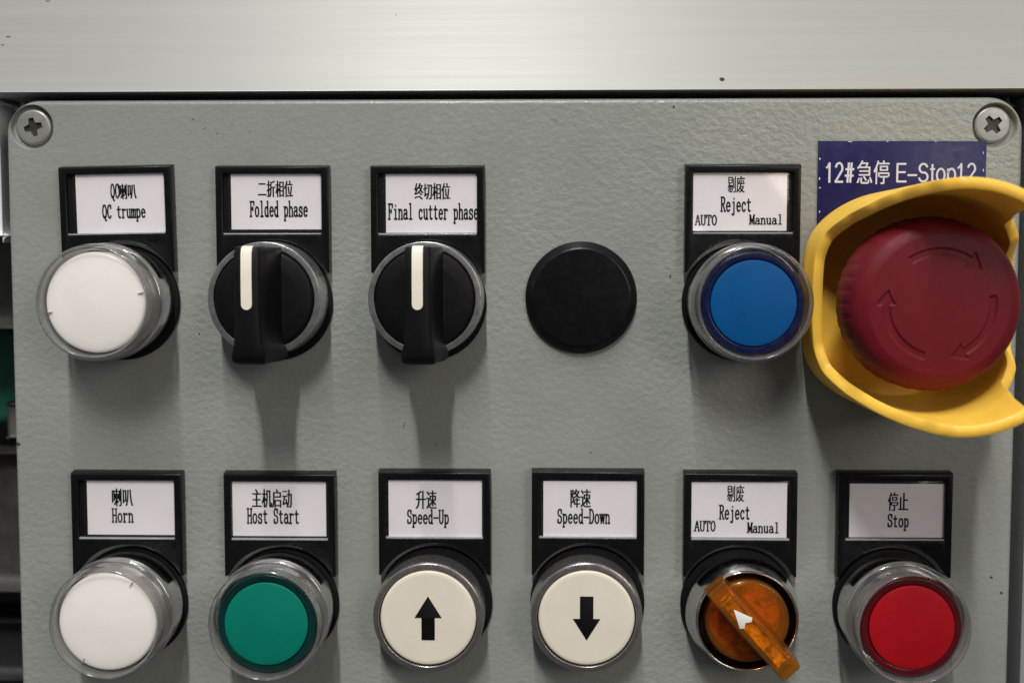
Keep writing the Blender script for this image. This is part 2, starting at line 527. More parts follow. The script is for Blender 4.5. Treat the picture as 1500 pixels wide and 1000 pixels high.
G['j'] = [[(0.6, X), (0.6, -0.12)] + _arc(0.42, -0.12, 0.18, 0.14, 0, -150, 7), [(0.38, X), (0.6, X)], [(0.57, 0.88), (0.61, 0.88)], [(0.57, 0.91), (0.61, 0.91)]]
G['l'] = [[(0.5, 0), (0.5, 1.02)], [(0.28, 1.02), (0.5, 1.02)], _ser(.5, 0, .24)]
G['m'] = [[(0.13, 0), (0.13, X)], [(0.03, X), (0.13, X)], [(0.13, 0.44)] + _arc(0.32, 0.46, 0.18, X - 0.46, 170, 0, 6) + [(0.5, 0)], [(0.5, 0.44)] + _arc(0.69, 0.46, 0.18, X - 0.46, 170, 0, 6) + [(0.87, 0)], _ser(.13, 0, .1), _ser(.5, 0, .09), _ser(.88, 0, .1)]
G['n'] = [[(0.22, 0), (0.22, X)], [(0.08, X), (0.22, X)], [(0.22, 0.42)] + _arc(0.5, 0.42, 0.26, X - 0.42, 170, 0, 8) + [(0.76, 0)], _ser(.22, 0, .13), _ser(.77, 0, .13)]
G['o'] = [_arc(0.5, X / 2, 0.33, X / 2, 0, 360, 20)]
G['p'] = [[(0.24, -0.28), (0.24, X)], [(0.08, X), (0.24, X)], _arc(0.52, X / 2, 0.29, X / 2, 150, -150, 14), _ser(.24, -0.28, .14)]
G['r'] = [[(0.3, 0), (0.3, X)], [(0.12, X), (0.3, X)], [(0.3, 0.38)] + _arc(0.58, 0.38, 0.28, X - 0.38, 170, 50, 6) + [(0.84, X - 0.06)], _ser(.3, 0, .18)]
G['s'] = [_arc(0.5, X * .75, 0.26, X * .25, 30, 235, 8) + _arc(0.5, X * .25, 0.28, X * .26, 60, -150, 10), [(0.75, X), (0.75, X * .72)], [(0.22, 0.0), (0.22, X * .26)]]
G['t'] = [[(0.42, 0.86), (0.42, 0.18)] + _arc(0.60, 0.16, 0.18, 0.16, 180, 320, 7), [(0.16, X), (0.76, X)]]
G['u'] = [[(0.22, X), (0.22, 0.22)] + _arc(0.46, 0.2, 0.24, 0.2, 180, 350, 8) + [(0.74, 0.22)], [(0.74, X), (0.74, 0)], [(0.08, X), (0.22, X)], [(0.6, X), (0.74, X)], [(0.74, 0), (0.9, 0)]]
G['w'] = [[(0.12, X), (0.30, 0)], [(0.30, 0), (0.5, X)], [(0.5, X), (0.70, 0)], [(0.70, 0), (0.88, X)], _ser(.1, X, .1), _ser(.5, X, .1), _ser(.9, X, .1)]
G['-'] = [[(0.08, 0.42), (0.92, 0.42)]]

def serif_text(bm, s, x0, x1, zb, zc, h, weight=1.8):
    """typewriter-like serif letters, every letter the same advance, drawn as pen strokes; x0..x1 and zb..zc in millimetres"""
    adv = (x1 - x0) / len(s)
    cap = zc - zb
    pa, pb = 0.135 * adv * 0.62 * weight, 0.036 * cap * weight      # pen: wide across, thin up and down
    pa = min(max(pa, 0.15), 0.19)
    lay = 0
    for i, ch in enumerate(s):
        for st in G.get(ch, []):
            pts = [Vector((x0 + (i + p[0]) * adv, zb + p[1] * cap)) for p in st]
            for a, b in zip(pts[:-1], pts[1:]):
                d = b - a
                if d.length < 1e-5:
                    continue
                d.normalize()
                n = Vector((-d.y, d.x))
                t = math.hypot(pa * n.x, pb * n.y)
                ex = math.hypot(pa * d.x, pb * d.y) * 0.7
                q = [a - d * ex + n * t, a - d * ex - n * t, b + d * ex - n * t, b + d * ex + n * t]
                lay += 1
                vs = [bm.verts.new((v.x * MM, -(h + lay % 9 * 0.004) * MM, v.y * MM)) for v in q]
                bm.faces.new(vs)
            if len(pts) > 2:
                for p in pts[1:-1]:
                    lay += 1
                    vs = [bm.verts.new(((p.x + pa * 0.8 * math.cos(k * PI / 4)) * MM, -(h + lay % 9 * 0.004) * MM, (p.y + pb * 0.8 * math.sin(k * PI / 4)) * MM)) for k in range(8)]
                    bm.faces.new(vs)

SG = {}
SG['1'] = [[(0.12, 0.76), (0.30, 0.84), (0.44, 1.0), (0.44, 0)]]
SG['2'] = [_arc(0.45, 0.73, 0.33, 0.27, 165, -25, 10) + [(0.10, 0.02), (0.82, 0.02)]]
SG['#'] = [[(0.30, 0), (0.42, 1)], [(0.58, 0), (0.70, 1)], [(0.08, 0.34), (0.86, 0.34)], [(0.14, 0.68), (0.92, 0.68)]]
SG['E'] = [[(0.85, 1), (0.15, 1), (0.15, 0), (0.88, 0)], [(0.15, 0.53), (0.80, 0.53)]]
SG['-'] = [[(0.06, 0.36), (0.94, 0.36)]]
SG['S'] = [_arc(0.5, 0.75, 0.32, 0.25, 18, 262, 12) + _arc(0.5, 0.26, 0.35, 0.26, 78, -165, 12)]
SG['t'] = [[(0.48, 0.96), (0.48, 0.16)] + _arc(0.66, 0.15, 0.18, 0.15, 180, 275, 5) + [(0.84, 0.0)], [(0.16, 0.70), (0.84, 0.70)]]
SG['o'] = [_arc(0.5, 0.36, 0.36, 0.36, 0, 360, 20)]
SG['p'] = [[(0.16, -0.28), (0.16, 0.70)], _arc(0.50, 0.36, 0.34, 0.36, 0, 360, 20)]
SWID = {'1': 0.9, '2': 1.0, '#': 1.0, 'E': 1.12, '-': 0.9, 'S': 1.15, 't': 0.55, 'o': 1.0, 'p': 1.0}
def sans_text(bm, s, x0, x1, zb, zc, h, pen=0.055):
    tot = sum(SWID[c] for c in s)
    cap = zc - zb
    t = pen * cap
    lay = 0
    x_ = x0
    for ch in s:
        wd = SWID[ch] / tot * (x1 - x0)
        for st in SG[ch]:
            pts = [Vector((x_ + p[0] * wd, zb + p[1] * cap)) for p in st]
            for a, b in zip(pts[:-1], pts[1:]):
                d = b - a
                if d.length < 1e-5:
                    continue
                d.normalize()
                n = Vector((-d.y, d.x))
                q = [a - d * t * .5 + n * t, a - d * t * .5 - n * t, b + d * t * .5 - n * t, b + d * t * .5 + n * t]
                lay += 1
                bm.faces.new([bm.verts.new((v.x * MM, -(h + lay % 9 * 0.004) * MM, v.y * MM)) for v in q])
        x_ += wd

def font_polys(s, bold=0.0):
    cu = bpy.data.curves.new('t', 'FONT')
    cu.body = s
    cu.size = 1.0
    cu.offset = bold
    cu.resolution_u = 4
    o = bpy.data.objects.new('t', cu); COL.objects.link(o)
    dg = bpy.context.evaluated_depsgraph_get()
    me = bpy.data.meshes.new_from_object(o.evaluated_get(dg))
    bpy.data.objects.remove(o); bpy.data.curves.remove(cu)
    vs = [v.co.copy() for v in me.vertices]
    fs = [list(p.vertices) for p in me.polygons]
    bpy.data.meshes.remove(me)
    return vs, fs

def font_text(bm, s, x0, x1, zb, zc, h, bold=0.0, caps=None):
    if bold:          # heavier print: the same strokes laid down again a hair to each side
        for k, dx in enumerate((-bold, bold, 0)):
            font_text(bm, s, x0 + dx, x1 + dx, zb, zc, h + 0.006 * k, 0.0, caps)
        return
    """built-in font fitted to the box; with caps the height is that of the capital given, so descenders hang below"""
    vs, fs = font_polys(s, bold)
    if not vs:
        return
    xa, xb = min(v.x for v in vs), max(v.x for v in vs)
    if caps:
        cv, _ = font_polys(caps, bold)
        ya, yb = min(v.y for v in cv), max(v.y for v in cv)
    else:
        ya, yb = min(v.y for v in vs), max(v.y for v in vs)
    nv = [bm.verts.new(((x0 + (v.x - xa) / (xb - xa) * (x1 - x0)) * MM, -h * MM, (zb + (v.y - ya) / (yb - ya) * (zc - zb)) * MM)) for v in vs]
    for f in fs:
        try:
            bm.faces.new([nv[k] for k in f])
        except ValueError:
            pass

def flat_mesh(bm):
    for f in bm.faces:
        f.normal_update()
        if f.normal.y > 0:
            f.normal_flip()
    me = bpy.data.meshes.new('mesh')
    bm.to_mesh(me); bm.free()
    return me

# ================================================================ THE SETTING: beam, panel, neighbours
# control panel: front of a painted die-cast box
pTL, pTR = at(8, 146), at(1499, 143)
pBL, pBR = at(31, 1000), at(1478, 1000)
px0 = (pTL[0] + pBL[0]) / 2; px1 = (pTR[0] + pBR[0]) / 2
pz1 = (pTL[1] + pTR[1]) / 2
pz0 = pz1 - 250.0
panel = thing('control_panel', 'grey crinkle painted control panel front that carries all the buttons and holders', 'control panel', (px0 + px1) / 2, pz0)
pcx, pcz = (px0 + px1) / 2, pz0
def ploc(p): return (p[0] - pcx, p[1] - pcz)
s1 = ploc(at(46, 186)); s2 = ploc(at(1458, 184))
ow, oh = px1 - pcx, pz1 - pcz
plate = slab([round_rect(px0 - pcx, 0, ow, oh, 9.0, 12)], -9.0, 0.0, 1.3, 4)
bores = [lathe(fillet([(0, -2.0), (5.55, -2.0), (5.75, -0.3), (6.3, 0.4), (6.3, 1), (0, 1)], 0.5), 72) for _ in (0, 1)]
for b, s in zip(bores, (s1, s2)):
    b.transform(Matrix.Translation((s[0] * MM, 0, s[1] * MM)))
plate = cut(plate, bores)
link('front_plate', plate, M['paint'], panel)
link('box_body', box_me(px0 - pcx + 1.5, ow - 1.5, -75, -9.3, 1.5, oh - 1.5, 2.5), M['paint'], panel)
def screw(s, turn):
    head = lathe(fillet([(0, -2.6), (4.75, -2.6), (4.78, -1.15), (4.3, -0.75), (0, -0.62)], 0.35), 64)
    a_, b_ = 2.5, 0.66
    i_ = 0.95
    pl = [(a_, b_), (i_, i_), (b_, a_), (-b_, a_), (-i_, i_), (-a_, b_), (-a_, -b_), (-i_, -i_), (-b_, -a_), (b_, -a_), (i_, -i_), (a_, -b_)]
    c = slab([pl], -1.9, 0.5, 0)
    c.transform(Matrix.Rotation(-math.radians(turn), 4, 'Y'))
    head = cut(head, [c])
    o = link('screw', head, M['screw'], panel)
    o.location = (s[0] * MM, 0, s[1] * MM)
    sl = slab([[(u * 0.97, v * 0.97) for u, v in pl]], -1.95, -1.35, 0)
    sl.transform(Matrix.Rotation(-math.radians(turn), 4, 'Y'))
    link('slot', sl, M['slot_shade'], o)  # dark fill on the slot floor, shade put into its colour
    return o
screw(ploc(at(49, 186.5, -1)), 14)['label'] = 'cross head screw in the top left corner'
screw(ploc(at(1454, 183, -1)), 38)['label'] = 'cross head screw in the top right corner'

# aluminium beam above the panel
bz0 = at(750, 133)[1]
bm_ = box_me(-420, 420, -40, 0.6, bz0, bz0 + 120, 0.25, 2)
beam = tag(link('aluminium_beam', bm_, M['alu']), 'wide brushed aluminium beam running above the grey control panel', 'beam')

# dark machine bay behind the gaps, their shade put into its colour
bay = box_me(-420, 420, -140, -100, -330, 140, 1)
bay_o = tag(link('machine_bay', bay, M['dark']), 'dark machine bay seen through the gaps round the control panel', 'machine', None)

# grey neighbour panel to the right
nx = at(1491.5, 1000)[0]
nb = box_me(nx, nx + 160, -40, 0.0, pz0 - 10, pz1, 1.0)
tag(link('side_panel', nb, M['paint_far']), 'plain grey steel panel at the right beyond the dark gap', 'side panel')

# things behind the left edge
def back_box(name, label, cat, px_a, py_a, px_b, py_b, h, mat, depth=25, bevel=2.0):
    a, b = at(px_a, py_a, h), at(px_b, py_b, h)
    me = box_me(a[0], b[0], h - depth, h, b[1], a[1], bevel, 3)
    return tag(link(name, me, mat), label, cat)
back_box('white_post', 'pale steel post behind the upper left edge of the panel', 'post', -160, 154, 9, 345, -12, M['pale'])
back_box('metal_bracket', 'greasy grey bracket just below the pale post', 'bracket', -140, 349, 42, 480, -34, M['brown_grey'], 18, 4)
g0 = at(-6, 545, -55)
gm = lathe(fillet([(0, -30), (17, -30), (17, 8), (15, 10), (0, 10)], 2.5), 48)
go = tag(link('green_cap', gm, M['green_dark']), 'round dark green cap behind the left edge of the panel', 'cap')
go.location = (g0[0] * MM, 0.062, g0[1] * MM)
back_box('grey_clamp', 'small grey clamp block under the green cap', 'clamp', 12, 592, 60, 640, -38, M['brown_grey'], 14, 0.8)
back_box('black_cover', 'dark cover plate at the lower left behind the panel', 'cover', -150, 660, 50, 860, -50, M['sooty'], 20, 5)
back_box('lower_bracket', 'dull grey bracket at the bottom left behind the panel', 'bracket', -150, 905, 60, 990, -55, M['dark'], 15, 4)

# paint chips and nicks, thin irregular flakes lying on the surface
def flake(px, py, w_, hgt, h, parent, off, mat, turn=0):
    x_, z_ = at(px, py, h)
    n = 9
    pts = []
    for i in range(n):
        a_ = 2 * PI * i / n
        k = random.uniform(0.65, 1.15)
        u, v = w_ / 2 * k * math.cos(a_), hgt / 2 * k * math.sin(a_)
        c_, s_ = math.cos(math.radians(turn)), math.sin(math.radians(turn))
        pts.append((x_ - off[0] + u * c_ - v * s_, z_ - off[1] + u * s_ + v * c_))
    return link('paint_chip' if parent is panel else 'nick', slab([pts], h - 0.01, h + 0.025, 0), mat, parent)
for q in ((27, 650, 1.1, 1.6, 60), (292, 489, .55, .6, 0), (987, 157, .7, .8, 20), (1467, 868, .8, 1.0, 30), (1452, 845, .7, .9, 70), (865, 663, .5, .45, 0), (638, 650, .4, .45, 10),
          (283, 175, .6, .35, 0), (1427, 172, .35, .35, 0), (592, 622, .25, 2.2, -12),  (982, 405, .5, .9, -35)):
    flake(q[0], q[1], q[2], q[3], 0.0, panel, (pcx, pcz), M['chip'], q[4])
for q in ((300, 188, 1.3, .35, 15), (318, 196, .9, .3, -10), (340, 184, .7, .3, 20), (366, 193, .8, .35, 30), (813, 176, 1.4, .2, -8), (893, 179, .9, .25, -20), (46, 610, .5, .5, 0), (700, 600, .4, .3, 0), (1245, 672, .5, .4, 0)):
    flake(q[0], q[1], q[2], q[3], 0.0, panel, (pcx, pcz), M['dent'], q[4])
for q in ((1058, 116, 1.5, 1.0, 10), (12, 54, 1.6, .3, 2), (4, 66, .9, .25, 0), (70, 2, 1.6, .2, 0), (580, 22, .3, .25, 0)):
    flake(q[0], q[1], q[2], q[3], 0.6, beam, (0, 0), M['chip'], q[4])

# ================================================================ HOLDERS
def holder_frame():
    out = [(-15, 36.4), (-15, 8)] + [(-14.45, 8)] + arc(0, 0, 16.5, 151, 29, 28) + [(14.45, 8), (15, 8), (15, 36.4)]
    win = round_rect(-13.0, 18.1, 13.0, 33.9, 0.35, 3)
    me = slab([out, win], 0.0, 3.3, 0.35, 2)
    for v in me.vertices:                       # deeper slope along the top edge
        if v.co.z > 35.4 * MM and -v.co.y > 1.8 * MM:
            v.co.z -= (-v.co.y / MM - 1.8) / 1.8 * 0.85 * MM
    return me
FRAME = holder_frame()
COLLAR = lathe(fillet([(11, 0), (11, 1.4), (15.0, 1.4), (15.4, 1.0), (15.4, 0), (11, 0)], 0.2), 96)
BACK = box_me(-13.6, 13.6, 0.05, 2.3, 17.6, 34.4, 0)

def holder(px, py, rot, label, paper, lines, cover=True):
    x_, z_ = at(px, py, 0)
    t = thing('label_holder', label, 'label holder', x_, z_, rot, 'label holders above the buttons')
    link('frame', FRAME, M['black'], t)
    link('collar', COLLAR, M['black_matt'], t)
    link('backing', BACK, M['black_matt'], t)
    rt = math.radians(rot)
    def loc(qx, qy, h):
        a = at(qx, qy, h)
        dx, dz = a[0] - x_, a[1] - z_
        return (dx * math.cos(rt) + dz * math.sin(rt), -dx * math.sin(rt) + dz * math.cos(rt))
    ax, az = loc(paper[0], paper[1], 2.46); bx, bz = loc(paper[2], paper[3], 2.46)
    lo, hi = max(-13.5, ax), min(13.5, bx)
    card = link('card', box_me(lo, hi, 2.33, 2.46, max(17.7, bz), min(34.3, az), 0), M['paper'], t)
    card['label'] = 'white printed card reading ' + ' '.join(l[0] for l in lines if l[0].isascii())
    bm = bmesh.new()
    for (s, x0, x1, yb, yc) in lines:
        p0, p1 = loc(x0, yb, 2.49), loc(x1, yc, 2.49)
        xx0, xx1, zb, zc = p0[0], p1[0], p0[1], p1[1]
        # keep the two ends level in the card's own frame
        if s.isascii():
            serif_text(bm, s, xx0, min(xx1, 99), zb, zc, 2.49)
        else:
            font_text(bm, s, xx0, xx1, zb, zc, 2.49, 0.07 if '剔' in s else 0.11)
    txt = link('lettering', flat_mesh(bm), M['ink'], card)
    link('insert_lip_glint', box_me(-12.9, 12.9, 2.4, 3.2, 18.1, 18.4, 0.1), M['insert_glint'], t)  # pale strip paints the light caught by the insert's lower edge
    if cover:
        link('clear_cover', box_me(max(-12.95, lo - 0.5), min(12.95, hi + 0.5), 2.58, 3.05, 18.5, 33.85, 0.12), M['sheet'], t)
    return t

H = {}
H['qc'] = holder(181.5, 442.5, 1.0, 'black label holder with card reading QC trumpe, above the upper white button', (110, 253, 243, 340),
    [('QC', 162, 174.5, 290, 270), ('喇叭', 174.5, 199, 292, 269), ('QC trumpe', 150, 213, 319.5, 299.5)])
H['fold'] = holder(404.5, 443, 0, 'black label holder with card reading Folded phase, above a black selector knob', (338, 251.5, 471, 336),
    [('二折相位', 378.5, 428.5, 289, 264.5), ('Folded phase', 366, 451, 317, 295.5)])
H['cut'] = holder(628.5, 443.5, 0, 'black label holder with card reading Final cutter phase, above a black selector knob', (565, 254, 701, 341),
    [('终切相位', 607.5, 659, 292.5, 268), ('Final cutter phase', 568.5, 701, 321, 299)])
H['rejtop'] = holder(1083.5, 443, 0, 'black label holder with card reading Reject, above the blue button', (1014, 253, 1152, 338),
    [('剔废', 1066, 1091, 282.5, 258), ('Reject', 1055.5, 1101, 309.5, 289), ('AUTO', 1018, 1050.5, 329.5, 315.5), ('Manual', 1097.5, 1147, 328.5, 315)])
H['horn'] = holder(194.5, 880.5, 0, 'black label holder with card reading Horn, above the lower white button', (127, 702, 256, 783),
    [('喇叭', 164.5, 194, 741, 715), ('Horn', 164, 195.5, 764, 745)])
H['host'] = holder(415, 882, 0, 'black label holder with card reading Host Start, above the green button', (340, 705, 478, 785),
    [('主机启动', 369.5, 427, 743, 716), ('Host Start', 362, 438.5, 765.5, 745)])
H['up'] = holder(638.5, 880, 0, 'black label holder with card reading Speed-Up, above the up arrow button', (569, 703, 706, 789),
    [('升速', 609.5, 639, 745, 718), ('Speed-Up', 596, 658, 766, 747)])
H['down'] = holder(860, 880, 0, 'black label holder with card reading Speed-Down, above the down arrow button', (796, 704, 934, 788),
    [('降速', 836, 865, 743, 716), ('Speed-Down', 816, 894, 765.5, 746)])
H['rejlow'] = holder(1080, 883, 0, 'black label holder with card reading Reject, above the amber selector', (1012, 705.5, 1152, 787),
    [('剔废', 1065, 1090, 734.5, 710), ('Reject', 1053.5, 1099, 759.5, 740), ('AUTO', 1017, 1048.5, 777, 763), ('Manual', 1094.5, 1142, 779.5, 765.5)])
H['stop'] = holder(1303, 884, 0, 'black label holder with card reading Stop, above the red button', (1245, 708, 1383, 787),
    [('停止', 1301, 1330.5, 748, 721), ('Stop', 1299.5, 1332, 771, 753)])

# ================================================================ LIT PUSH BUTTONS WITH CLEAR BOOTS
BEZ = lathe(fillet([(12.2, 1.2), (14.6, 1.2), (14.75, 1.6), (14.55, 6.7), (14.2, 7.4), (12.2, 7.4)], 0.35), 128)
BOOT = lathe(fillet([(13.2, 7.2), (14.95, 7.2), (15.2, 7.5), (15.2, 8.2), (14.75, 8.6), (14.6, 9.8), (14.75, 10.3), (15.0, 10.7), (15.0, 11.3),
                     (14.8, 13.2), (14.2, 14.2), (13.8, 14.3), (13.35, 13.8), (13.2, 12.4), (13.2, 7.2)], 0.3), 128)
def lens_body(r_face, h):
    return lathe(fillet([(0, 3), (12.8, 3), (12.8, h - 0.9), (12.5, h - 0.35), (r_face + 0.35, h - 0.35), (r_face + 0.05, h - 0.5), (0, h - 0.5)], 0.15), 96)
def lens_face(r_face, h):
    prof = [(0, h - 0.5), (r_face, h - 0.45), (r_face, h - 0.12)]
    n = 8
    for i in range(n + 1):
        r = r_face * (1 - i / n)
        prof.append((r * 0.985, h + 0.5 * (1 - (r / r_face) ** 2)))
    return lathe(fillet(prof, 0.12, 2), 96)
BODY_C, FACE_C = lens_body(10.75, 12.9), lens_face(10.75, 12.9)
BODY_W = lathe(fillet([(0, 3), (12.75, 3), (12.8, 12.0), (0, 12.0)], 0.2), 96)
FACE_W = lathe([(0, 12.05), (12.5, 12.05), (12.65, 12.3)] + [(12.6 * math.cos(a * PI / 20), 12.6 + 0.9 * math.sin(a * PI / 20) - 0.25) for a in range(1, 10)] + [(0, 13.3)], 96)

def push_button(px, py, colour, label, turn=0, k=None):
    x_, z_ = at(px, py, 0)
    t = thing('push_button', label, 'push button', x_, z_, turn, 'push buttons under clear boots')
    link('bezel', BEZ, M['chrome'], t)
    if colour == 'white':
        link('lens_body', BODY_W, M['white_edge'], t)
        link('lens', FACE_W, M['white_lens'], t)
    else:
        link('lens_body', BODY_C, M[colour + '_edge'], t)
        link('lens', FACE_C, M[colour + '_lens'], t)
    b = link('clear_boot', BOOT, M['boot'], t)
    # small moulding marks at two sides of the lens
    rr = 12.2
    for s in ((0, 180) if colour in ('white', 'blue') else (-60,) if colour == 'red' else ()):
        m = box_me(rr - 1.0, rr + 0.3, 12.2, 12.45 if colour != 'white' else 13.0, -0.05, 0.05, 0.02)
        m.transform(Matrix.Rotation(-math.radians(s + 12), 4, 'Y'))
        link('moulding_mark', m, M['mark'], t)
    return t
push_button(178, 440.2, 'white', 'white round push button with clear boot under the QC trumpe card')
push_button(194, 880.7, 'white', 'white round push button with clear boot under the Horn card', 45)
push_button(1085, 441.2, 'blue', 'blue round push button with clear boot beside the yellow guard')
push_button(413.5, 882.7, 'green', 'green round push button with clear boot under the Host Start card', -20)
push_button(1303.2, 887.3, 'red', 'red round push button with clear boot under the Stop card', -45)

# ================================================================ ARROW BUTTONS
RING = lathe(fillet([(12.0, 1.2), (14.75, 1.2), (14.85, 1.7), (14.65, 7.2), (14.45, 7.75), (13.1, 7.95), (12.95, 7.7), (12.85, 4.0), (12.0, 4.0)], 0.25), 128)
CAP = lathe(fillet([(0, 3.5), (12.6, 3.5), (12.65, 7.5), (12.35, 7.95), (11.6, 8.05), (0, 8.0)], 0.3), 128)
def arrow_button(px, py, up, label):
    x_, z_ = at(px, py, 0)
    t = thing('arrow_button', label, 'push button', x_, z_, 0, 'ivory arrow push buttons')
    link('bezel', RING, M['ring_metal'], t)
    link('cap', CAP, M['ivory'], t)
    s = 1 if up else -1
    pts = [(0, 4.95 * s), (3.55, -0.75 * s), (1.75, -0.75 * s), (1.75, -6.7 * s), (-1.75, -6.7 * s), (-1.75, -0.75 * s), (-3.55, -0.75 * s)]
    pts = [(a, b + 0.9 * s) for a, b in pts]
    if s < 0: pts = pts[::-1]
    link('arrow', slab([pts], 7.9, 8.12, 0.03, 1), M['ink'], t)
    return t
arrow_button(632.5, 888, True, 'ivory push button with black up arrow under the Speed-Up card')
arrow_button(857, 888, False, 'ivory push button with black down arrow under the Speed-Down card')

# ================================================================ BLACK SELECTOR KNOBS
SRING = lathe(fillet([(12.0, 1.2), (14.75, 1.2), (14.9, 1.7), (14.65, 8.6), (14.55, 9.15), (13.1, 9.2), (13.0, 9.0), (13.0, 5.0), (12.0, 5.0)], 0.12), 128)
DISC = lathe(fillet([(0, 4), (12.9, 4), (12.95, 8.8), (12.4, 9.7), (9.0, 10.1), (0, 10.2)], 0.5), 96)
def knob_handle():
    """a bar with sloping sides, flared at the lower end"""
    bm = bmesh.new()
    secs = []
    #        z      base half width, top half width, base h, top h
    rows = [(13.2, 4.6, 2.7, 9.0, 20.6), (12.9, 5.0, 3.1, 8.2, 21.8), (11.5, 5.3, 3.3, 8.0, 22.4), (6, 5.5, 3.2, 8.0, 22.7), (0, 5.5, 3.15, 8.0, 22.7), (-6, 5.4, 3.2, 8.0, 22.7),
            (-10.5, 5.5, 3.5, 8.0, 22.6), (-13.4, 6.1, 4.2, 8.6, 22.4), (-14.9, 6.0, 4.2, 9.6, 22.0), (-15.6, 5.4, 3.8, 10.8, 21.2), (-15.8, 4.5, 3.2, 12.0, 20.2)]
    for (z_, bw, tw, hb, ht) in rows:
        pts = []
        def lerp(a, b, u): return a + (b - a) * u
        # right side upward with a slight hollow, then rounded top
        side = [(bw, hb), (lerp(bw, tw, .45) - 0.25, lerp(hb, ht, .3)), (lerp(bw, tw, .8) - 0.15, lerp(hb, ht, .65)), (tw, ht - 0.9), (tw - 0.15, ht - 0.35), (tw - 0.6, ht - 0.03)]
        pts = side + [(0, ht + 0.04)] + [(-a, b) for a, b in side[::-1]]
        secs.append([bm.verts.new((a * MM, -b * MM, z_ * MM)) for a, b in pts])
    for a, b in zip(secs[:-1], secs[1:]):
        for i in range(len(a) - 1):
            bm.faces.new((a[i], a[i + 1], b[i + 1], b[i]))
        bm.faces.new((a[-1], a[0], b[0], b[-1]))
    bm.faces.new(secs[0]); bm.faces.new(secs[-1][::-1])
    bmesh.ops.recalc_face_normals(bm, faces=bm.faces)
    return finish(bm, 50)
HANDLE = knob_handle()
LINE = None
def pointer_line():
    bm = bmesh.new()
    # strip that follows the ridge and turns down over its top end
    hw = 1.32
    path = [(-0.9, 22.86), (-0.5, 22.86), (6, 22.86), (11.3, 22.6), (12.8, 22.05), (13.25, 21.0), (13.32, 19.6)]
    low = []
    n = 8
    rows = []
    for i in range(n + 1):
        a = PI + PI * i / n
    # rounded lower end
    cap_pts = [(hw * math.cos(a), -0.9 + hw * math.sin(a)) for a in [PI + PI * i / 12 for i in range(13)]]
    top = [bm.verts.new((a * MM, -22.86 * MM, b * MM)) for a, b in cap_pts]
    bot = [bm.verts.new((a * MM, -22.4 * MM, b * MM)) for a, b in cap_pts]
    for i in range(12):
        bm.faces.new((top[i], top[i + 1], bot[i + 1], bot[i]))
    bm.faces.new(top)
    prev = (top[0], top[-1], bot[0], bot[-1])
    for (z_, h_) in path[1:]:
        cur = (bm.verts.new((-hw * MM, -h_ * MM, z_ * MM)), bm.verts.new((hw * MM, -h_ * MM, z_ * MM)),
               bm.verts.new((-hw * MM, -(h_ - .45) * MM, (z_ - .1) * MM)), bm.verts.new((hw * MM, -(h_ - .45) * MM, (z_ - .1) * MM)))
        bm.faces.new((prev[0], prev[1], cur[1], cur[0]))
        bm.faces.new((prev[0], cur[0], cur[2], prev[2]))
        bm.faces.new((prev[1], prev[3], cur[3], cur[1]))
        prev = cur
    return finish(bm, 40)
LINE = pointer_line()
def selector(px, py, turn, label):
    x_, z_ = at(px, py, 0)
    t = thing('selector_switch', label, 'selector switch', x_, z_, turn, 'black selector switches')
    link('bezel', SRING, M['ring_soft'], t)
    k = link('knob', DISC, M['black_matt'], t)
    link('handle', HANDLE, M['black_matt'], k)
    link('pointer_line', LINE, M['pointer'], k)
    return t
selector(402, 436, 0, 'black selector knob with cream pointer line under the Folded phase card')
selector(628.5, 436, 0, 'black selector knob with cream pointer line under the Final cutter phase card')

# ================================================================ BLANK PLUG
x_, z_ = at(851, 435.5)
plug = lathe(fillet([(0, 0.02), (14.75, 0.02), (14.85, 1.0), (12.9, 2.9), (0, 3.0)], 0.4), 128)
po = tag(link('hole_plug', plug, M['black']), 'flat round black blanking plug between the Final cutter phase knob and blue button', 'hole plug')
po.location = (x_ * MM, 0, z_ * MM)

# ================================================================ AMBER SELECTOR
x_, z_ = at(1084, 891)
t = thing('amber_selector', 'translucent amber selector turned to the upper left under the lower Reject card', 'selector switch', x_, z_)
link('bezel', lathe(fillet([(10.5, 1.2), (14.9, 1.2), (15.2, 1.8), (14.9, 3.6), (13.35, 8.4), (13.0, 8.8), (12.65, 8.6), (12.4, 4.2), (10.5, 4.0)], 0.3), 128), M['chrome'], t)
link('inner_ring', lathe(fillet([(9.0, 3.5), (12.3, 3.5), (12.3, 4.4), (11.2, 4.6), (9, 4.6)], 0.2), 96), M['black_matt'], t)
link('diffuser', lathe([(0, 3.2), (9.4, 3.2), (9.4, 5.0), (7.6, 5.6), (5.6, 5.2), (5.2, 6.0), (0, 6.2)], 64), M['amber_core'], t)
kb = link('knob', lathe(fillet([(10.6, 4.7), (10.9, 4.9), (10.9, 8.4), (10.4, 8.9), (0, 8.9), (0, 8.3), (9.7, 8.3), (10.1, 7.9), (10.1, 4.7), (10.6, 4.7)], 0.25), 96), M['amber'], t)
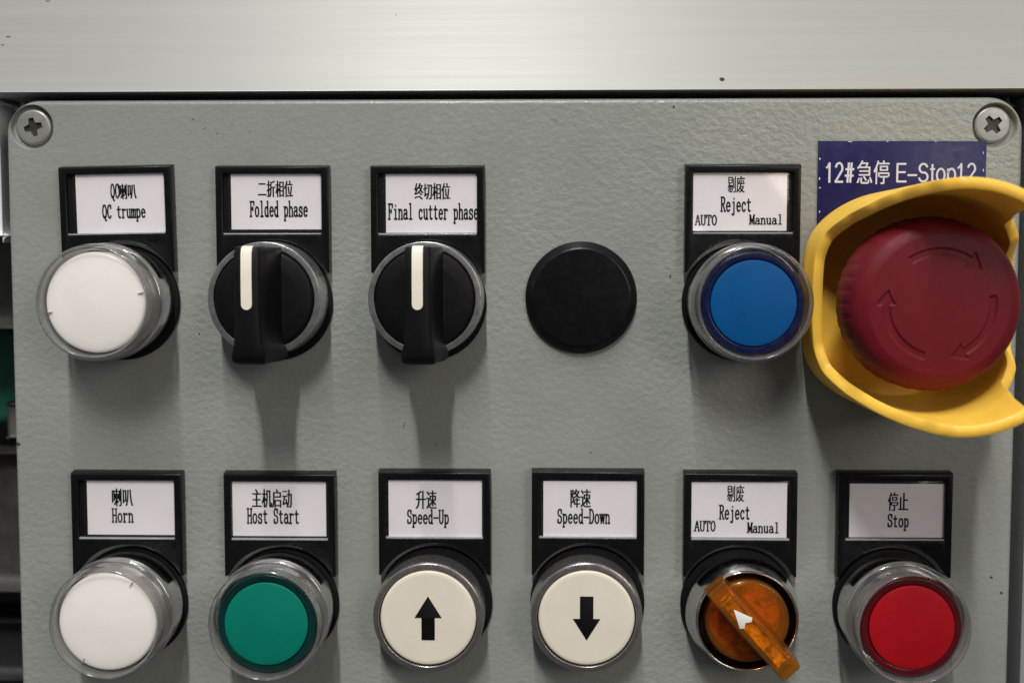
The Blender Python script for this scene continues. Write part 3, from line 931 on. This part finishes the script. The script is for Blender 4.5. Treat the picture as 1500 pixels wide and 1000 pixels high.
def amber_handle():
    bm = bmesh.new()
    rows = [(13.9, 2.7, 2.5, 8.6, 12.9), (13.5, 3.1, 2.8, 8.6, 13.6), (6, 3.6, 2.9, 8.6, 15.2), (-6, 3.6, 2.9, 8.6, 15.2), (-14.6, 3.4, 2.9, 8.9, 14.9), (-15.2, 3.0, 2.6, 9.3, 14.4)]
    secs = []
    for (z_, bw, tw, hb, ht) in rows:
        pts = [(bw, hb), (tw, ht - .4), (tw - .4, ht), (-tw + .4, ht), (-tw, ht - .4), (-bw, hb)]
        secs.append([bm.verts.new((a * MM, -b * MM, z_ * MM)) for a, b in pts])
    for a, b in zip(secs[:-1], secs[1:]):
        for i in range(len(a)):
            j = (i + 1) % len(a)
            bm.faces.new((a[i], a[j], b[j], b[i]))
    bm.faces.new(secs[0]); bm.faces.new(secs[-1][::-1])
    return finish(bm, 25)
TURN = 42
ah = link('handle', amber_handle(), M['amber'], kb)
ah.rotation_euler = (0, -math.radians(TURN), 0)
core = link('handle_core', box_me(-1.7, 1.7, 9.0, 12.0, -12.5, 9.0, 0.5), M['amber_core'], kb)
core.rotation_euler = ah.rotation_euler
tri = [(0, 7.6), (2.1, 2.9), (1.2, 2.2), (0, 3.1), (-1.2, 2.2), (-2.1, 2.9)]
wa = link('white_arrow', slab([tri[::-1]], 15.18, 15.34, 0.03, 1), M['white_paint'], kb)
wa.rotation_euler = ah.rotation_euler

# ================================================================ SIGN PLATE
a = at(1199, 206.5, 0.6); b = at(1441, 350, 0.6)
sgn = thing('sign_plate', 'navy blue plate reading 12# E-Stop12 above the emergency stop', 'sign', (a[0] + b[0]) / 2, b[1])
scx, scz = (a[0] + b[0]) / 2, b[1]
link('plate', slab([[(a[0] - scx, 0), (b[0] - scx, 0), (b[0] - scx + .15, a[1] - scz - .2), (a[0] - scx, a[1] - scz)][::-1]], 0.02, 0.65, 0.08, 1), M['sign'], sgn)
bm = bmesh.new()
def srow(s, x0, x1, yb, yc, caps=None):
    p, q = at(x0, yb, .66), at(x1, yc, .66)
    font_text(bm, s, p[0] - scx, q[0] - scx, p[1] - scz, q[1] - scz, 0.67, 0.05, caps)
def sansrow(s, x0, x1, yb, yc):
    p, q = at(x0, yb, .66), at(x1, yc, .66)
    sans_text(bm, s, p[0] - scx, q[0] - scx, p[1] - scz, q[1] - scz, 0.67)
sansrow('12#', 1209, 1252, 267, 239)
srow('急停', 1255, 1303, 270, 235)
sansrow('E-Stop12', 1311.5, 1432, 266, 240)
link('lettering', flat_mesh(bm), M['sign_text'], sgn)

for (px, py, w_, h_) in ((1201, 233, .35, .8), (1200.5, 262, .3, 1.0), (1201, 275, .4, .5), (1200.5, 310, .3, .7), (1245, 207.5, 1.4, .3), (1300, 207.3, .7, .25), (1371, 207.5, .6, .25), (1440.3, 224, .25, .9), (1440.3, 250, .3, 1.2)):
    x_, z_ = at(px, py, 0.66)
    pts = [(x_ - scx + w_ / 2 * random.uniform(.5, 1.2) * math.cos(k * PI / 4), z_ - scz + h_ / 2 * random.uniform(.5, 1.2) * math.sin(k * PI / 4)) for k in range(8)]
    link('worn_edge', slab([pts], 0.6, 0.69, 0), M['sign_text'], sgn)

# ================================================================ EMERGENCY STOP AND ITS GUARD
ex, ez = at(1309, 440.5)
gx, gz = at(1309, 440)
HT = [(0, 16), (25, 17), (36, 23.5), (46, 26), (52, 36), (58, 49.6), (64, 50.3), (75, 50), (92, 49.5), (98, 47.5), (104, 43), (114, 37), (124, 31), (132, 23), (143, 15.5), (155, 13.8), (180, 13.6)]
def interp(tb, q):
    for (a0, v0), (a1, v1) in zip(tb[:-1], tb[1:]):
        if a0 <= q <= a1:
            u = (q - a0) / (a1 - a0)
            # gentle smoothing
            s_ = u * u * (3 - 2 * u)
            u = 0.5 * u + 0.5 * s_
            return v0 + (v1 - v0) * u
    return tb[-1][1]
def guard_mesh():
    seg = 240
    bm = bmesh.new()
    secs = []
    WALL = 2.8
    def radius(a, R, flat):
        c = abs(math.cos(a))
        rf = flat / max(c, 1e-3)
        p = 14.0
        return (R ** -p + rf ** -p) ** (-1 / p)
    for i in range(seg):
        a = 2 * PI * i / seg
        d = math.degrees(a)
        q = d if d <= 180 else 360 - d
        h = interp(HT, q)
        def ro(hh):
            u = min(1, hh / 30.0)
            return radius(a, 28.7 - 0.2 * u + 0.7 * u * max(0.0, -math.sin(a)), 24.8 + 0.2 * u)
        pts = []
        for f in (0.0, 0.25, 0.5, 0.75, 0.93):
            hh = 0.7 + (h - 0.7) * f
            pts.append((ro(hh), hh))
        r = ro(h)
        pts += [(r - 0.12, h - 0.35), (r - 0.5, h - 0.06), (r - WALL / 2, h + 0.05), (r - WALL + 0.5, h - 0.06), (r - WALL + 0.12, h - 0.35)]
        for f in (0.93, 0.75, 0.55, 0.4, 0.28, 0.15):
            hh = 0.7 + (h - 0.7) * f
            pts.append((ro(hh) - WALL, hh))
        pts += [(ro(2) - WALL - 1.0, 2.2), (15.0, 2.2), (12.0, 2.2), (12.0, 0.7)]
        secs.append([bm.verts.new((r_ * math.cos(a) * MM, -h_ * MM, r_ * math.sin(a) * MM)) for r_, h_ in pts])
    n = len(secs[0])
    for i in range(seg):
        A, B = secs[i], secs[(i + 1) % seg]
        for k in range(n - 1):
            bm.faces.new((A[k], A[k + 1], B[k + 1], B[k]))
        bm.faces.new((A[n - 1], A[0], B[0], B[n - 1]))
    me = finish(bm, 60)
    # drain slot in the lower wall
    s = box_me(-9.0, 0.5, 11.6, 15.4, -40, -20, 0.3)
    return cut(me, [s], 'FAST')
go = link('stop_guard', guard_mesh(), M['yellow'])
go.location = (gx * MM, 0, gz * MM)
tag(go, 'yellow horned plastic guard standing round the red emergency stop', 'guard')

est = thing('emergency_stop', 'big dull red mushroom emergency stop inside the yellow guard', 'emergency stop', ex, ez)
def knurl(a, r, h):
    if 15.5 < h < 24.5 and r > 19:
        return 1.0 - 0.008 * (0.5 + 0.5 * math.cos(a * 40)) ** 3
    return 1.0
ARROWS = ((125, 40), (255, 163), (10, -78))
def groove(a, r):
    """0..1 depth of the moulded turn arrows at an angle (radians) and radius (mm)"""
    best = 0.0
    R, hw = 12.4, 0.95
    for tail, tip in ARROWS:
        neck = tip + 17
        d = math.degrees(a)
        while d > tail + 60: d -= 360
        while d < tip - 60: d += 360
        arc_mm = math.radians(1) * R
        if d >= neck:
            w_ = hw - max(abs(r - R), 0)
            w_ = min(w_, (tail - d) * arc_mm)
        else:
            w_ = 2.3 * (d - tip) / 17 - abs(r - R)
            w_ = min(w_, (d - tip) * arc_mm)
        best = max(best, min(1.0, max(0.0, w_ / 0.28)))
    return best
side = fillet([(0, 14.5), (17.9, 14.8), (20.2, 15.6), (20.9, 17.0), (20.95, 21.8), (20.4, 24.1), (19.1, 26.0), (16.4, 27.1)], 1.6, 5)
def dome(r): return 27.1 + 0.38 * (1 - (r / 16.4) ** 2)
rr_ = 16.4
top = []
while rr_ > 9.0:
    rr_ -= 0.13
    top.append((rr_, dome(rr_)))
top += [(7.0, dome(7)), (4.0, dome(4)), (1.5, dome(1.5)), (0, dome(0))]
head = lathe(side + top, 480, knurl, 60)
for v in head.vertices:
    r_ = math.hypot(v.co.x, v.co.z) / MM
    if -v.co.y / MM > 26.5 and 9.0 < r_ < 16.0:
        v.co.y += 0.30 * groove(math.atan2(v.co.z, v.co.x), r_) * MM
link('mushroom_head', head, M['mushroom'], est)
link('stem', lathe(fillet([(0, 2.3), (11.5, 2.3), (11.5, 12), (9.5, 14.6), (0, 14.6)], 0.5), 64), M['black_matt'], est)

# ---------------------------------------------------------------- true depth of the controls: stretched away from the panel
done = set()
def deepen(o, k):
    if o.type == 'MESH' and o.data.name not in done:
        done.add(o.data.name)
        for v in o.data.vertices:
            v.co.y *= k
    for c in o.children:
        deepen(c, k)
for o in list(bpy.data.objects):
    if o.parent is None and o.get('category') in ('push button', 'selector switch', 'emergency stop'):
        deepen(o, 1.42 if o.get('group') == 'push buttons under clear boots' else 1.27)
